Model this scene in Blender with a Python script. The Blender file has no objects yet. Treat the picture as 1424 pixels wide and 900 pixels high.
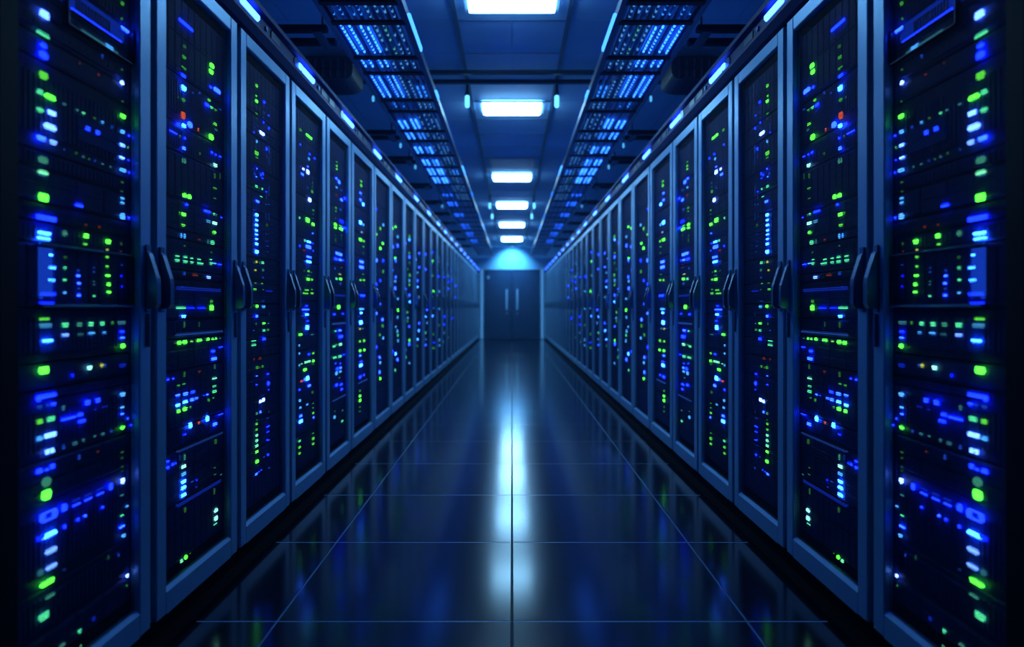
import bpy, bmesh, math, random
from mathutils import Vector

rnd = random.Random(7)
SC = bpy.context.scene
COL = SC.collection
F = 900.0          # focal length in pixels of the 1424 px wide frame
EYE = 1.10         # camera height
CX, HY = 712.0, 428.0
XR = 1.16          # door plane of the racks, either side of the aisle
VS = 0.035         # depth of the server faces behind the door plane
HAZE = 0.006
END = 22.5         # distance to the end wall
CEIL = EYE + 2.10

# ------------------------------------------------------------------ materials
def principled(name, col, rough=0.5, metal=0.0, spec=0.5, noise=0.0, nscale=20.0, bump=0.0):
    m = bpy.data.materials.new(name); m.use_nodes = True
    nt = m.node_tree; b = nt.nodes['Principled BSDF']
    b.inputs['Base Color'].default_value = (*col, 1)
    b.inputs['Roughness'].default_value = rough
    b.inputs['Metallic'].default_value = metal
    b.inputs['Specular IOR Level'].default_value = spec
    if noise or bump:
        tc = nt.nodes.new('ShaderNodeTexCoord')
        n = nt.nodes.new('ShaderNodeTexNoise'); n.inputs['Scale'].default_value = nscale
        n.inputs['Detail'].default_value = 4
        nt.links.new(tc.outputs['Object'], n.inputs['Vector'])
        if noise:
            r = nt.nodes.new('ShaderNodeMapRange')
            r.inputs['To Min'].default_value = max(rough - noise, 0.02); r.inputs['To Max'].default_value = rough + noise
            nt.links.new(n.outputs['Fac'], r.inputs['Value']); nt.links.new(r.outputs['Result'], b.inputs['Roughness'])
        if bump:
            bp = nt.nodes.new('ShaderNodeBump'); bp.inputs['Strength'].default_value = bump; bp.inputs['Distance'].default_value = 0.002
            nt.links.new(n.outputs['Fac'], bp.inputs['Height']); nt.links.new(bp.outputs['Normal'], b.inputs['Normal'])
    return m

def emitter(name, col, k=1.0, sample=True):
    m = bpy.data.materials.new(name); m.use_nodes = True
    nt = m.node_tree; nt.nodes.clear()
    o = nt.nodes.new('ShaderNodeOutputMaterial'); e = nt.nodes.new('ShaderNodeEmission')
    mx = max(col)
    e.inputs['Color'].default_value = (col[0]/mx, col[1]/mx, col[2]/mx, 1); e.inputs['Strength'].default_value = mx*k
    nt.links.new(e.outputs[0], o.inputs[0])
    m.cycles.emission_sampling = 'AUTO' if sample else 'NONE'
    return m

def perforated(name, pitch, radius, col):
    """steel sheet punched with staggered round holes"""
    m = bpy.data.materials.new(name); m.use_nodes = True
    nt = m.node_tree; b = nt.nodes['Principled BSDF']; out = nt.nodes['Material Output']
    b.inputs['Base Color'].default_value = (*col, 1); b.inputs['Metallic'].default_value = 0.0; b.inputs['Roughness'].default_value = 0.75; b.inputs['Specular IOR Level'].default_value = .08
    tc = nt.nodes.new('ShaderNodeTexCoord'); sp = nt.nodes.new('ShaderNodeSeparateXYZ')
    nt.links.new(tc.outputs['Object'], sp.inputs[0])
    def math_(op, a, c=None):
        n = nt.nodes.new('ShaderNodeMath'); n.operation = op
        for i, v in enumerate((a, c)):
            if v is None: continue
            if isinstance(v, (int, float)): n.inputs[i].default_value = v
            else: nt.links.new(v, n.inputs[i])
        return n.outputs[0]
    v = math_('MULTIPLY', sp.outputs['Z'], 1/pitch)
    row = math_('FLOOR', v)
    par = math_('MULTIPLY', math_('MODULO', row, 2.0), 0.5)
    u = math_('ADD', math_('MULTIPLY', sp.outputs['Y'], 1/pitch), par)
    fu = math_('SUBTRACT', math_('FRACT', u), 0.5); fv = math_('SUBTRACT', math_('FRACT', v), 0.5)
    d2 = math_('ADD', math_('MULTIPLY', fu, fu), math_('MULTIPLY', fv, fv))
    hole = math_('LESS_THAN', d2, radius*radius)
    tr = nt.nodes.new('ShaderNodeBsdfTransparent'); mix = nt.nodes.new('ShaderNodeMixShader')
    nt.links.new(hole, mix.inputs[0]); nt.links.new(b.outputs[0], mix.inputs[1]); nt.links.new(tr.outputs[0], mix.inputs[2])
    nt.links.new(mix.outputs[0], out.inputs[0])
    return m

M = {}
M['floor'] = principled('glossy floor tile', (0.003, 0.006, 0.014), 0.15, 0.0, 0.6)
M['joint'] = principled('floor joint', (0.004, 0.006, 0.01), 0.6)
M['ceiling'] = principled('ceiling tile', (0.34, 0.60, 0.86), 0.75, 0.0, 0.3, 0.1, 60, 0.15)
M['tbar'] = principled('ceiling grid bar', (0.06, 0.14, 0.26), 0.5, 0.3)
M['wall'] = principled('painted wall', (0.20, 0.48, 0.72), 0.7, 0, 0.3, 0.08, 14, 0.1)
M['door'] = principled('end door paint', (0.012, 0.036, 0.09), 0.5, 0.0, 0.15)
M['trim'] = principled('door casing metal', (0.30, 0.55, 0.80), 0.35, 0.4)
M['frame'] = principled('rack frame steel', (0.19, 0.42, 0.66), 0.4, 0.3, 0.5, 0.06, 35)
M['cabinet'] = principled('rack cabinet black', (0.005, 0.007, 0.013), 0.6, 0.0, 0.12)
M['plinth'] = principled('plinth black', (0.002, 0.0025, 0.004), 0.9, 0, 0.05)
M['joint_glint'] = principled('painted joint glint', (0.22, 0.42, 0.66), 0.45, 0.1)  # pale colour paints the light that tile bevels catch
M['handle'] = principled('handle dark chrome', (0.10, 0.18, 0.29), 0.3, 0.9)
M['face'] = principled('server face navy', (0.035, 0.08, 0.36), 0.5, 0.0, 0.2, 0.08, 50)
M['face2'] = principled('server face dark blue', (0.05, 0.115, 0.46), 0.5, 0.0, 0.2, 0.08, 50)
M['steel'] = principled('dark steel', (0.03, 0.045, 0.075), 0.4, 0.6, 0.5, 0.05, 30)
M['rail'] = principled('light rail navy', (0.016, 0.035, 0.14), 0.5, 0.0, 0.15, 0.05, 30)
M['cable'] = principled('cable sheath blue', (0.12, 0.32, 0.66), 0.45)
M['cable2'] = principled('cable sheath dark', (0.045, 0.13, 0.32), 0.5)
M['tray'] = principled('tray steel', (0.03, 0.065, 0.15), 0.45, 0.2)
M['unit'] = principled('fan unit plastic', (0.02, 0.028, 0.045), 0.5)
M['vent'] = principled('vent plate', (0.22, 0.40, 0.58), 0.5, 0.2)
M['mesh'] = perforated('perforated steel door', 0.0068, 0.44, (0.006, 0.016, 0.045))
PANEL = (2.6, 6.2, 10.0)
for i_, k_ in enumerate((1.6, 4.6, 2.7, 4.0, 5.4, 6.4)): M['panel%d' % i_] = emitter('ceiling panel glow', PANEL, k_)
M['added_uplight'] = emitter('rail uplight glow', (0.14, 0.85, 4.0), 1.6)
M['pendant'] = emitter('pendant glow', (0.25, 1.3, 2.6), 1.0)
M['bar'] = emitter('rail bar glow', (0.25, 1.1, 12.0), 1.5)
M['strip'] = emitter('tray strip glow', (0.08, 0.6, 4.2), 1.4)
M['strip_mid'] = emitter('tray strip glow medium', (0.03, 0.28, 1.3), 1.2)
M['strip_dim'] = emitter('tray strip glow faint', (0.03, 0.14, 0.36), 1.9, False)
M['strip_green'] = emitter('tray strip glow green', (0.04, 0.24, 0.20), 1.4, False)
M['strip_far'] = emitter('tray strip glow far', (0.02, 0.2, 1.9), 1.2)
M['edge'] = emitter('tray edge glow', (0.12, 0.75, 3.2), 1.0)

K = 2.0
PAL = {  # code: (colour, part name)
 'w': ((.5, 1.3, 5.0), 'white_light'), 'W': ((1.1, 2.0, 6.0), 'white_light'), 'w2': ((.30, .75, 2.6), 'pale_blue_light'), 'w2d': ((.2, .35, .7), 'pale_blue_light'),
 'C': ((.3, 2.3, 17.0), 'cyan_light'), 'C2': ((.35, 2.4, 22.0), 'cyan_light'), 'c': ((.08, .55, 1.5), 'cyan_light'), 'cd': ((.04, .26, .55), 'cyan_light'),
 'b': ((.024, .125, 10.0), 'blue_light'), 'b2': ((.10, .48, 12.0), 'blue_light'), 'B': ((.008, .045, 6.0), 'blue_light'), 'Bd': ((.003, .015, .40), 'blue_light'),
 'bd': ((.008, .05, .45), 'blue_light'), 'bdd': ((.004, .02, .18), 'blue_light'),
 'g': ((.26, 3.6, .15), 'green_light'), 'G2': ((.11, .85, .06), 'green_light'), 'G': ((.035, .34, .03), 'green_light'), 'Gd': ((.02, .12, .025), 'green_light'), 'Gdd': ((.01, .07, .015), 'green_light'),
 'T': ((.09, .95, .42), 'teal_light'), 'T2': ((.25, 1.35, .7), 'teal_light'), 'T3': ((.6, 2.0, 1.5), 'teal_light'), 'Td': ((.04, .26, .18), 'teal_light'), 'td': ((.025, .15, .2), 'teal_light'),
 'y': ((.5, .62, .07), 'amber_light'), 'r': ((.7, .09, .03), 'red_light'), 'rd': ((.12, .015, .008), 'red_light'),
 'o': ((.12, .65, 1.8), 'light_ring'), 'O': ((.03, .14, 4.0), 'light_ring'),
 'L': ((.02, .085, .5), 'glow_strip'), 'LB': ((.006, .03, .5), 'glow_strip'), 'P': ((.012, .085, 1.0), 'glow_panel'), 'DR': ((.005, .04, .62), 'glow_panel'), 'DR2': ((.001, .008, .07), 'glow_panel'),  # L: painted sheen of shelf edges; DR2: painted glow patch
}
for k, (c, n) in PAL.items():
    M['led_' + k] = emitter('indicator ' + k, c, K if k not in ('L', 'LB', 'P', 'DR', 'DR2') else 1.0, max(c) > 0.6)

# ------------------------------------------------------------------ mesh helpers
class MB:
    def __init__(s): s.v = []; s.f = []; s.mi = []
    def add(s, vs, fs, mi=0):
        n = len(s.v); s.v += [tuple(v) for v in vs]; s.f += [tuple(i+n for i in f) for f in fs]; s.mi += [mi]*len(fs)
    def box(s, x0, x1, y0, y1, z0, z1, mi=0):
        x0, x1 = sorted((x0, x1)); y0, y1 = sorted((y0, y1)); z0, z1 = sorted((z0, z1))
        s.add([(x0,y0,z0),(x1,y0,z0),(x1,y1,z0),(x0,y1,z0),(x0,y0,z1),(x1,y0,z1),(x1,y1,z1),(x0,y1,z1)],
              [(0,3,2,1),(4,5,6,7),(0,1,5,4),(1,2,6,5),(2,3,7,6),(3,0,4,7)], mi)
    def bbox(s, x0, x1, y0, y1, z0, z1, b=0.003, mi=0):
        """bevelled box"""
        x0, x1 = sorted((x0, x1)); y0, y1 = sorted((y0, y1)); z0, z1 = sorted((z0, z1))
        b = min(b, (x1-x0)*.45, (y1-y0)*.45, (z1-z0)*.45)
        bm = bmesh.new()
        bmesh.ops.create_cube(bm, size=1.0)
        for v in bm.verts:
            v.co = Vector(((x0+x1)/2 + v.co.x*(x1-x0), (y0+y1)/2 + v.co.y*(y1-y0), (z0+z1)/2 + v.co.z*(z1-z0)))
        bmesh.ops.bevel(bm, geom=bm.edges[:], offset=b, segments=1, affect='EDGES')
        s.bm(bm, mi)
    def bm(s, bm, mi=0):
        bm.verts.index_update()
        s.add([v.co.copy() for v in bm.verts], [[v.index for v in f.verts] for f in bm.faces], mi); bm.free()
    def prism(s, pts, axis, a0, a1, mi=0):
        """pts: 2D outline, extruded along 'x','y' or 'z' between a0 and a1"""
        n = len(pts)
        def P(p, a):
            return {'x': (a, p[0], p[1]), 'y': (p[0], a, p[1]), 'z': (p[0], p[1], a)}[axis]
        vs = [P(p, a0) for p in pts] + [P(p, a1) for p in pts]
        fs = [tuple(range(n))[::-1], tuple(range(n, 2*n))] + [(i, (i+1) % n, n+(i+1) % n, n+i) for i in range(n)]
        s.add(vs, fs, mi)
    def tube(s, path, r, seg=8, mi=0):
        path = [Vector(p) for p in path]; n0 = len(s.v); rings = []
        for i, p in enumerate(path):
            t = (path[min(i+1, len(path)-1)] - path[max(i-1, 0)]).normalized()
            a = t.orthogonal().normalized() if i == 0 else (rings_a - t*rings_a.dot(t)).normalized()
            rings_a = a; c = t.cross(a)
            rr = r[i] if isinstance(r, (list, tuple)) else r
            rings.append([p + (a*math.cos(2*math.pi*k/seg) + c*math.sin(2*math.pi*k/seg))*rr for k in range(seg)])
        vs = [v for ring in rings for v in ring]; fs = []
        for i in range(len(path)-1):
            for k in range(seg):
                fs.append((i*seg+k, i*seg+(k+1) % seg, (i+1)*seg+(k+1) % seg, (i+1)*seg+k))
        fs.append(tuple(range(seg))[::-1]); fs.append(tuple(range((len(path)-1)*seg, len(path)*seg)))
        s.add(vs, fs, mi)
    def mesh(s, name, mats):
        me = bpy.data.meshes.new(name); me.from_pydata(s.v, [], s.f)
        bm = bmesh.new(); bm.from_mesh(me); bmesh.ops.recalc_face_normals(bm, faces=bm.faces[:]); bm.to_mesh(me); bm.free()
        for m in mats if isinstance(mats, (list, tuple)) else [mats]: me.materials.append(m)
        for p, mi in zip(me.polygons, s.mi): p.material_index = mi
        me.update(); return me
    def build(s, name, mats, parent=None, loc=None):
        return link(name, s.mesh(name, mats), parent, loc)

def link(name, data, parent=None, loc=None):
    o = bpy.data.objects.new(name, data); COL.objects.link(o)
    if parent is not None: o.parent = parent
    if loc is not None: o.location = loc
    return o
def tag(o, label, cat, group=None):
    o['label'] = label; o['category'] = cat
    if group: o['group'] = group
    return o
def thing(name, label, cat, loc=(0, 0, 0), group=None):
    return tag(link(name, None, None, loc), label, cat, group)
def structure(name, mb, mats):
    o = mb.build(name, mats); o['kind'] = 'structure'; return o
def copy_tree(o, parent=None):
    c = o.copy(); COL.objects.link(c)
    if parent is not None: c.parent = parent
    for ch in list(o.children): copy_tree(ch, c)
    return c

ORD = ['first', 'second', 'third', 'fourth', 'fifth', 'sixth', 'seventh', 'eighth', 'ninth', 'tenth', 'eleventh', 'twelfth', 'thirteenth', 'fourteenth', 'fifteenth',
       'sixteenth', 'seventeenth', 'eighteenth', 'nineteenth', 'twentieth', 'twenty-first', 'twenty-second', 'twenty-third', 'twenty-fourth', 'twenty-fifth', 'twenty-sixth', 'twenty-seventh', 'twenty-eighth']
SIDE = {-1: 'left', 1: 'right'}

# ------------------------------------------------------------------ room shell
TW, TD, T0 = 0.824, 0.765, 2.27
fl = MB()
fl.box(-2.3, 2.3, -1.6, END+.1, -0.12, -0.006, 1)
cols = [(-2.3, -2*TW), (-2*TW, -TW), (-TW, 0), (0, TW), (TW, 2*TW), (2*TW, 2.3)]
k0 = math.floor((-1.6-T0)/TD); y = T0 + k0*TD
while y < END:
    for a, b in cols:
        x0, x1 = a+.0018, b-.0018; y0, y1 = max(y, -1.6)+.0018, min(y+TD, END+.05)-.0018
        if y1-y0 < .02: continue
        bv = .0035
        fl.add([(x0,y0,-.008),(x1,y0,-.008),(x1,y1,-.008),(x0,y1,-.008),(x0,y0,-.0025),(x1,y0,-.0025),(x1,y1,-.0025),(x0,y1,-.0025),
                (x0+bv,y0+bv,0),(x1-bv,y0+bv,0),(x1-bv,y1-bv,0),(x0+bv,y1-bv,0)],
               [(0,1,5,4),(1,2,6,5),(2,3,7,6),(3,0,4,7),(4,5,9,8),(5,6,10,9),(6,7,11,10),(7,4,8,11),(8,9,10,11)], 0)
    y += TD
for i in range(40):
    yj = T0 + (k0+i)*TD
    if -1.5 < yj < END-.05:
        for a, b in cols: fl.box(a+.004, b-.004, yj-.003, yj+.003, -.006, -.0008, 2)
for xj in (-TW, TW): fl.box(xj-.0016, xj+.0016, -1.5, END-.05, -.006, -.0012, 2)
structure('floor', fl, [M['floor'], M['joint'], M['joint_glint']])

ce = MB()
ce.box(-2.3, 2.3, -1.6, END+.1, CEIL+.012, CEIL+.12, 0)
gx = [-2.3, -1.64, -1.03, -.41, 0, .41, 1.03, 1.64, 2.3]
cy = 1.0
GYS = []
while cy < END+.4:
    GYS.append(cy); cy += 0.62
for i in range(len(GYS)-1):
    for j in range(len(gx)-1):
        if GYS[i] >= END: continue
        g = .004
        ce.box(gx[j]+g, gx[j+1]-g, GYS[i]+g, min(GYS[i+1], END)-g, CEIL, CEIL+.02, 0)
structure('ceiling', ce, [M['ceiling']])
tb = MB()
for x in (-1.03, -.41, .41, 1.03):
    tb.box(x-.016, x+.016, 1.0, END, CEIL-.010, CEIL-.0005)
for i, yy in enumerate(GYS[:-1]):
    if yy < END: tb.box(-.394, .394, yy-.006, yy+.006, CEIL-.006, CEIL-.0005)
structure('trim_1', tb, M['tbar'])

w = MB(); w.box(-2.42, -2.3, -1.6, END+.1, -.12, CEIL+.1); structure('wall_left', w, M['wall'])
w = MB(); w.box(2.3, 2.42, -1.6, END+.1, -.12, CEIL+.1); structure('wall_right', w, M['wall'])
DT = 2.425; DX = 0.975
w = MB()
w.box(-2.3, -DX-.02, END, END+.12, 0, CEIL+.02); w.box(DX+.02, 2.3, END, END+.12, 0, CEIL+.02); w.box(-DX-.02, DX+.02, END, END+.12, DT+.02, CEIL+.02)
structure('wall_end', w, M['wall'])
w = MB(); w.box(-2.42, 2.42, -1.72, -1.6, -.12, CEIL+.1); structure('wall_back', w, M['wall'])
t = MB()
for s in (-1, 1): t.bbox(s*(DX+.005), s*(DX+.14), END-.07, END-.001, 0.001, DT+.03, .01)
t.bbox(-DX-.005, DX+.005, END-.035, END-.001, DT-.002, DT+.03, .006)
tr2 = structure('trim_2', t, M['trim'])
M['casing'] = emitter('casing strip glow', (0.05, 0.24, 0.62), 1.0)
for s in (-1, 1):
    m_ = MB(); m_.bbox(s*(DX+.045), s*(DX+.10), END-.078, END-.069, .03, DT, .003); m_.build('glow_strip', M['casing'], tr2)
for i, s in enumerate((-1, 1)):
    d = MB()
    d.bbox(s*.006, s*(DX-.004), END+.005, END+.055, .012, DT-.006, .005)
    d.bbox(s*.10, s*(DX-.10), END-.001, END+.01, .12, 1.02, .004); d.bbox(s*.10, s*(DX-.10), END-.001, END+.01, 1.12, DT-.12, .004)
    do = structure('door_%d' % (i+1), d, M['door'])
    h = MB(); hx = s*.185
    h.bbox(hx-.028, hx+.028, END-.055, END-.03, 1.02, 1.74, .008)
    for z in (1.10, 1.66): h.bbox(hx-.015, hx+.015, END-.032, END+.006, z-.015, z+.015, .004)
    h.build('door_handle', M['trim'], do)
    if s < 0:
        p = MB(); p.bbox(-.86, -.79, END-.012, END+.006, 2.10, 2.20, .004); p.build('door_plate', M['trim'], do)
    lk = MB(); lk.tube([(s*.185, END-.012, .9), (s*.185, END+.006, .9)], .025, 14); lk.build('lock', M['trim'], do)
for s in (-1, 1):
    b = MB(); b.box(s*1.105, s*1.158, 1.2, END-.08, 0.001, .022)
    structure('baseboard_' + SIDE[s], b, M['plinth'])

# ------------------------------------------------------------------ ceiling lights
far_edges = [4.50, 6.87, 10.45, 13.3, 16.4, 19.8]
lens = [.60, .30, .38, .45, .50, .55]
names = ['largest white ceiling light panel, cut by the top edge, nearest the camera', 'second white ceiling light panel just past the dark cross beams',
         'third white ceiling light panel along the aisle, behind the unlit ceiling plate', 'fourth white ceiling light panel counted from the camera',
         'fifth white ceiling light panel, second from the end wall', 'sixth and farthest white ceiling light panel, nearest the end wall']
for pi_, (fe, ln, lb) in enumerate(zip(far_edges, lens, names)):
    r = thing('ceiling_light', lb, 'ceiling light', (0, fe-ln/2, CEIL), 'ceiling light panels over the aisle')
    hw, hl = .297, ln/2
    fr = MB(); o_ = .035
    for s in (-1, 1):
        fr.bbox(s*hw, s*(hw+o_), -hl-o_, hl+o_, -.028, -.0115, .005)
        fr.bbox(-hw, hw, s*hl, s*(hl+o_), -.028, -.0115, .005)
    fr.build('light_frame', M['trim'], r)
    d = MB()
    d.add([(-hw,-hl,-.012),(hw,-hl,-.012),(hw,hl,-.012),(-hw,hl,-.012),(-hw,-hl,-.05),(hw,-hl,-.05),(hw,hl,-.05),(-hw,hl,-.05),
           (-hw+.03,-hl+.03,-.066),(hw-.03,-hl+.03,-.066),(hw-.03,hl-.03,-.066),(-hw+.03,hl-.03,-.066)],
          [(0,1,2,3),(0,1,5,4),(1,2,6,5),(2,3,7,6),(3,0,4,7),(4,5,9,8),(5,6,10,9),(6,7,11,10),(7,4,8,11),(8,9,10,11)])
    d.build('diffuser', M['panel%d' % pi_], r)

v = thing('ceiling_vent', 'unlit square ceiling plate between the second and third light panels', 'ceiling vent', (0, 9.35, CEIL))
m_ = MB()
for s in (-1, 1):
    m_.bbox(s*.29, s*.33, -.33, .33, -.02, -.0115, .004); m_.bbox(-.29, .29, s*.29, s*.33, -.02, -.0115, .004)
m_.build('vent_frame', M['vent'], v)
m_ = MB()
for i in range(7): m_.bbox(-.285, .285, -.25+i*.08, -.19+i*.08, -.018, -.0115, .002)
m_.build('vent_slats', M['vent'], v)

# wall washer at the end of the ceiling
wl = thing('downlight', 'small downlight in the ceiling above the double doors', 'ceiling light', (0, 21.75, CEIL))
m_ = MB(); m_.tube([(0, 0, -.002), (0, 0, -.045)], .09, 20); m_.build('housing', M['steel'], wl)
m_ = MB(); m_.tube([(0, 0, -.046), (0, 0, -.05)], .07, 20); m_.build('lens', M['pendant'], wl)
ld = bpy.data.lights.new('downlight lamp', 'SPOT'); ld.energy = 260; ld.color = (.16, .55, 1.0); ld.spot_size = math.radians(95); ld.spot_blend = .8; ld.shadow_soft_size = .05
lo = link('lamp', ld, wl, (0, 0, -.07))
lo.rotation_euler = Vector((0, .75, -.62)).to_track_quat('-Z', 'Y').to_euler()

# cross beams below the ceiling
for y0, y1, lb in ((5.585, 5.63, 'nearer of the two dark ceiling cross beams above the aisle'), (5.815, 5.865, 'farther of the two dark ceiling cross beams above the aisle')):
    m_ = MB()
    m_.bbox(-2.295, 2.295, y0, y1, CEIL-.078, CEIL-.045, .004)
    for xh in (-2.0, -.75, .75, 2.0): m_.box(xh-.012, xh+.012, y0+.01, y1-.01, CEIL-.05, CEIL)
    tag(m_.build('cross_beam', M['steel']), lb, 'beam', 'ceiling cross beams')

# small pendants
pend_pos = [(5.93, 'nearest, under the dark ceiling cross beams'), (12.0, 'middle, near the fourth ceiling light panel'), (13.4, 'farthest, beyond the fourth ceiling light panel')]
for s in (-1, 1):
    for yy, wd in pend_pos:
        r = thing('pendant_light', 'small cyan pendant light %s of the aisle centre, %s' % (SIDE[s], wd), 'pendant light', (s*.41, yy, CEIL), 'small pendant lights under the ceiling')
        m_ = MB(); m_.tube([(0, 0, -.011), (0, 0, -.10), (0, 0, -.155)], [.012, .012, .024], 10); m_.build('stem', M['steel'], r)
        m_ = MB(); m_.tube([(0, 0, -.156), (0, 0, -.165), (0, 0, -.255), (0, 0, -.265)], [.014, .022, .022, .012], 12); m_.build('lamp_tube', M['pendant'], r)
    for i, (yy, xx, zz) in enumerate(((6.2, 1.33, 2.03), (7.55, 1.3, 1.92), (8.7, 1.3, 1.92), (12.06, 1.3, 1.92))):
        r = thing('hanging_sensor', 'tiny pale hanging sensor above the %s rack row, %s one from the camera' % (SIDE[s], ORD[i]), 'sensor', (s*xx, yy, CEIL), 'tiny hanging sensors above the racks')
        dz = EYE+zz-CEIL
        m_ = MB(); m_.tube([(0, 0, 0), (0, 0, dz)], .004, 6); m_.build('rod', M['steel'], r)
        m_ = MB(); m_.tube([(0, 0, dz), (0, 0, dz-.01), (0, 0, dz-.05), (0, 0, dz-.056)], [.007, .012, .012, .006], 10); m_.build('sensor_head', M['led_cd'], r)
    # fan unit hung over the racks
    r = thing('fan_unit', 'dark rounded fan unit hanging above the %s rack row beyond the tray' % SIDE[s], 'fan unit', (s*1.5, 5.45, CEIL))
    m_ = MB()
    out = [(.22*math.copysign(abs(math.cos(a))**.5, math.cos(a)), -.20+.10*math.copysign(abs(math.sin(a))**.6, math.sin(a))) for a in [2*math.pi*k/28 for k in range(28)]]
    m_.prism([(a_, b_+.03) for a_, b_ in out], 'y', -.25, .12); m_.build('housing', M['unit'], r)
    m_ = MB()
    for k in range(6): m_.bbox(-.16+k*.06, -.135+k*.06, -.262, -.251, -.25, -.10, .004)
    m_.bbox(-.18, .18, -.268, -.262, -.185, -.17, .002)
    m_.build('grille', M['steel'], r)
    for a in (-.15, .15):
        m_ = MB(); m_.tube([(a, -.06, 0), (a, -.06, -.09)], .008, 8); m_.build('hanger_rod', M['steel'], r)

# ------------------------------------------------------------------ cable trays
ZT = EYE + 1.75
RUNGS = [3.70, 3.96, 4.52, 4.82, 5.45, 5.76, 6.40, 6.78, 7.43, 8.05, 8.6, 9.16, 9.85, 10.6, 11.25, 11.9, 12.55, 13.2, 13.95, 14.7, 15.5, 16.3, 17.2, 18.1, 19.1, 20.1, 21.2]
ROWS = [1.066, 1.015, .946, .904]
DIMR = [.855, .80, .755, .71]
TI, TO = .645, 1.115
for s in (-1, 1):
    rr = random.Random(11)
    tr = thing('cable_tray', 'long ceiling cable tray with blue lit cables, %s of the aisle' % SIDE[s], 'cable tray', (s*.88, 2.4, ZT), 'overhead cable trays')
    def B(): return MB()
    def loc(x): return s*(x-.88)
    for xr in (TI, TO):
        m_ = B(); a, b = xr-.008, xr+.008
        m_.bbox(loc(a), loc(b), 0.4, 19.5, -.005, .085, .003); m_.bbox(loc(xr-.02), loc(xr+.02), 0.4, 19.5, -.008, -.002, .002)
        m_.build('side_rail', M['tray'], tr)
    for yy in RUNGS:
        m_ = B(); m_.bbox(loc(TI+.008), loc(TO-.008), yy-2.4-.026, yy-2.4+.026, -.012, .004, .004); m_.build('rung', M['cabinet'], tr)
    cxs = [TI+.03+i*.0415 for i in range(11)]
    for i, xc in enumerate(cxs):
        m_ = B(); pts = []
        for k in range(28):
            pts.append((loc(xc)+rr.uniform(-.004, .004), .5+k*.7, .034+rr.uniform(-.004, .004)))
        m_.tube(pts, .0165 if i % 3 else .013, 8); m_.build('cable', M['cable'] if i % 2 else M['cable2'], tr)
    def dots(y0, y1, x, mat, step=.055, fill=.6, wd=.009, skip=0.0):
        m = MB(); yy = y0; rings = []; mis = []
        xa, xb = loc(x-wd/2), loc(x+wd/2); xc = (xa+xb)/2
        def ring(yv, lit):
            q = 1.0 if lit else .55; zb = .005 if lit else .009
            n = len(m.v); m.v += [(xc+(xa-xc)*q, yv-2.4, zb), (xc+(xb-xc)*q, yv-2.4, zb), (xc+(xb-xc)*q, yv-2.4, .0165), (xc+(xa-xc)*q, yv-2.4, .0165)]
            return n
        prev = None
        while yy < y1-.012:
            ln = step*fill*rr.uniform(.7, 1.15); lit = rr.random() >= skip
            e = min(yy+ln, y1); e2 = min(yy+step, y1)
            seq = [(yy, lit), (e, lit), (e+.001, False), (max(e2-.001, e+.002), False)]
            for qi, (yv, l_) in enumerate(seq):
                n = ring(yv, l_)
                if prev is not None:
                    mi_ = 0 if (qi == 1 and lit) else 1
                    m.f += [(prev+k_, prev+(k_+1) % 4, n+(k_+1) % 4, n+k_) for k_ in range(4)]; m.mi += [mi_]*4
                else: m.f.append((n, n+1, n+2, n+3)); m.mi.append(0)
                prev = n
            yy += step
        if m.v:
            m.f.append((prev, prev+1, prev+2, prev+3)); m.mi.append(1)
            m.build('glow_strip', [mat, M['cable2']], tr)
    for bi in range(len(RUNGS)-1):
        a, b = RUNGS[bi]+.045, RUNGS[bi+1]-.045
        for ri, xr in enumerate(ROWS):
            if bi == 0: dots(a, b, xr, M['strip_mid'], .06, .3, .010, .15)
            elif bi == 1: dots(a+.02*ri, b, xr, M['strip'], .05, .72 if ri in (0, 1, 3) else .5, .010)
            elif bi == 2: dots(a, b-.05, xr, M['strip'], .06, .75, .010)
            elif bi == 3: dots(a, b, xr, M['strip'], .055, .72 if ri != 2 else .45, .010)
            elif bi == 4: dots(a, b, xr, M['strip_mid'], .07, .5, .010, .3)
            elif bi == 5: dots(a+(.25 if ri > 1 else .3), b, xr, M['strip'], .06, .85, .015)
            elif bi == 6: dots(a, b, xr, M['strip'] if ri < 2 else M['strip_mid'], .08, .8, .015)
            elif bi in (7, 8): dots(b-.28, b, xr, M['strip'] if ri != 2 else M['strip_mid'], .09, .85, .018)
            elif bi in (9, 10): dots(a, b, xr, M['strip'], .11, .85, .022)
            else:
                for p0, p1 in ((9.72, 10.2), (10.8, 11.4), (12.1, 12.7), (13.7, 14.4), (15.2, 15.9), (16.8, 17.6)):
                    q0, q1 = max(a, p0), min(b, p1)
                    if q1-q0 > .12 and ri < 3: dots(q0, q1, xr, M['strip_far'], .13, .85, .024)
        if bi < 13:
            for ri, xr in enumerate(DIMR):
                green = bi == 1 and ri == 1
                if bi in (3, 9) and ri > 1: dots(b-.25, b, xr, M['strip_mid'], .09, .7, .012)
                else: dots(a, b, xr, M['strip_green'] if green else M['strip_dim'], .075, .5, .011, .25)
    for y0, y1, mt in ((3.90, 4.42, 'edge'), (5.28, 5.44, 'edge'), (8.1, 8.5, 'edge'), (9.9, 10.2, 'strip_mid'), (12.3, 12.7, 'strip_mid'), (14.0, 14.4, 'edge')):
        m_ = B(); m_.bbox(loc(TI-.012), loc(TI-.034), y0-2.4, y1-2.4, -.004, .03, .006); m_.build('edge_light', M[mt], tr)
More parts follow.
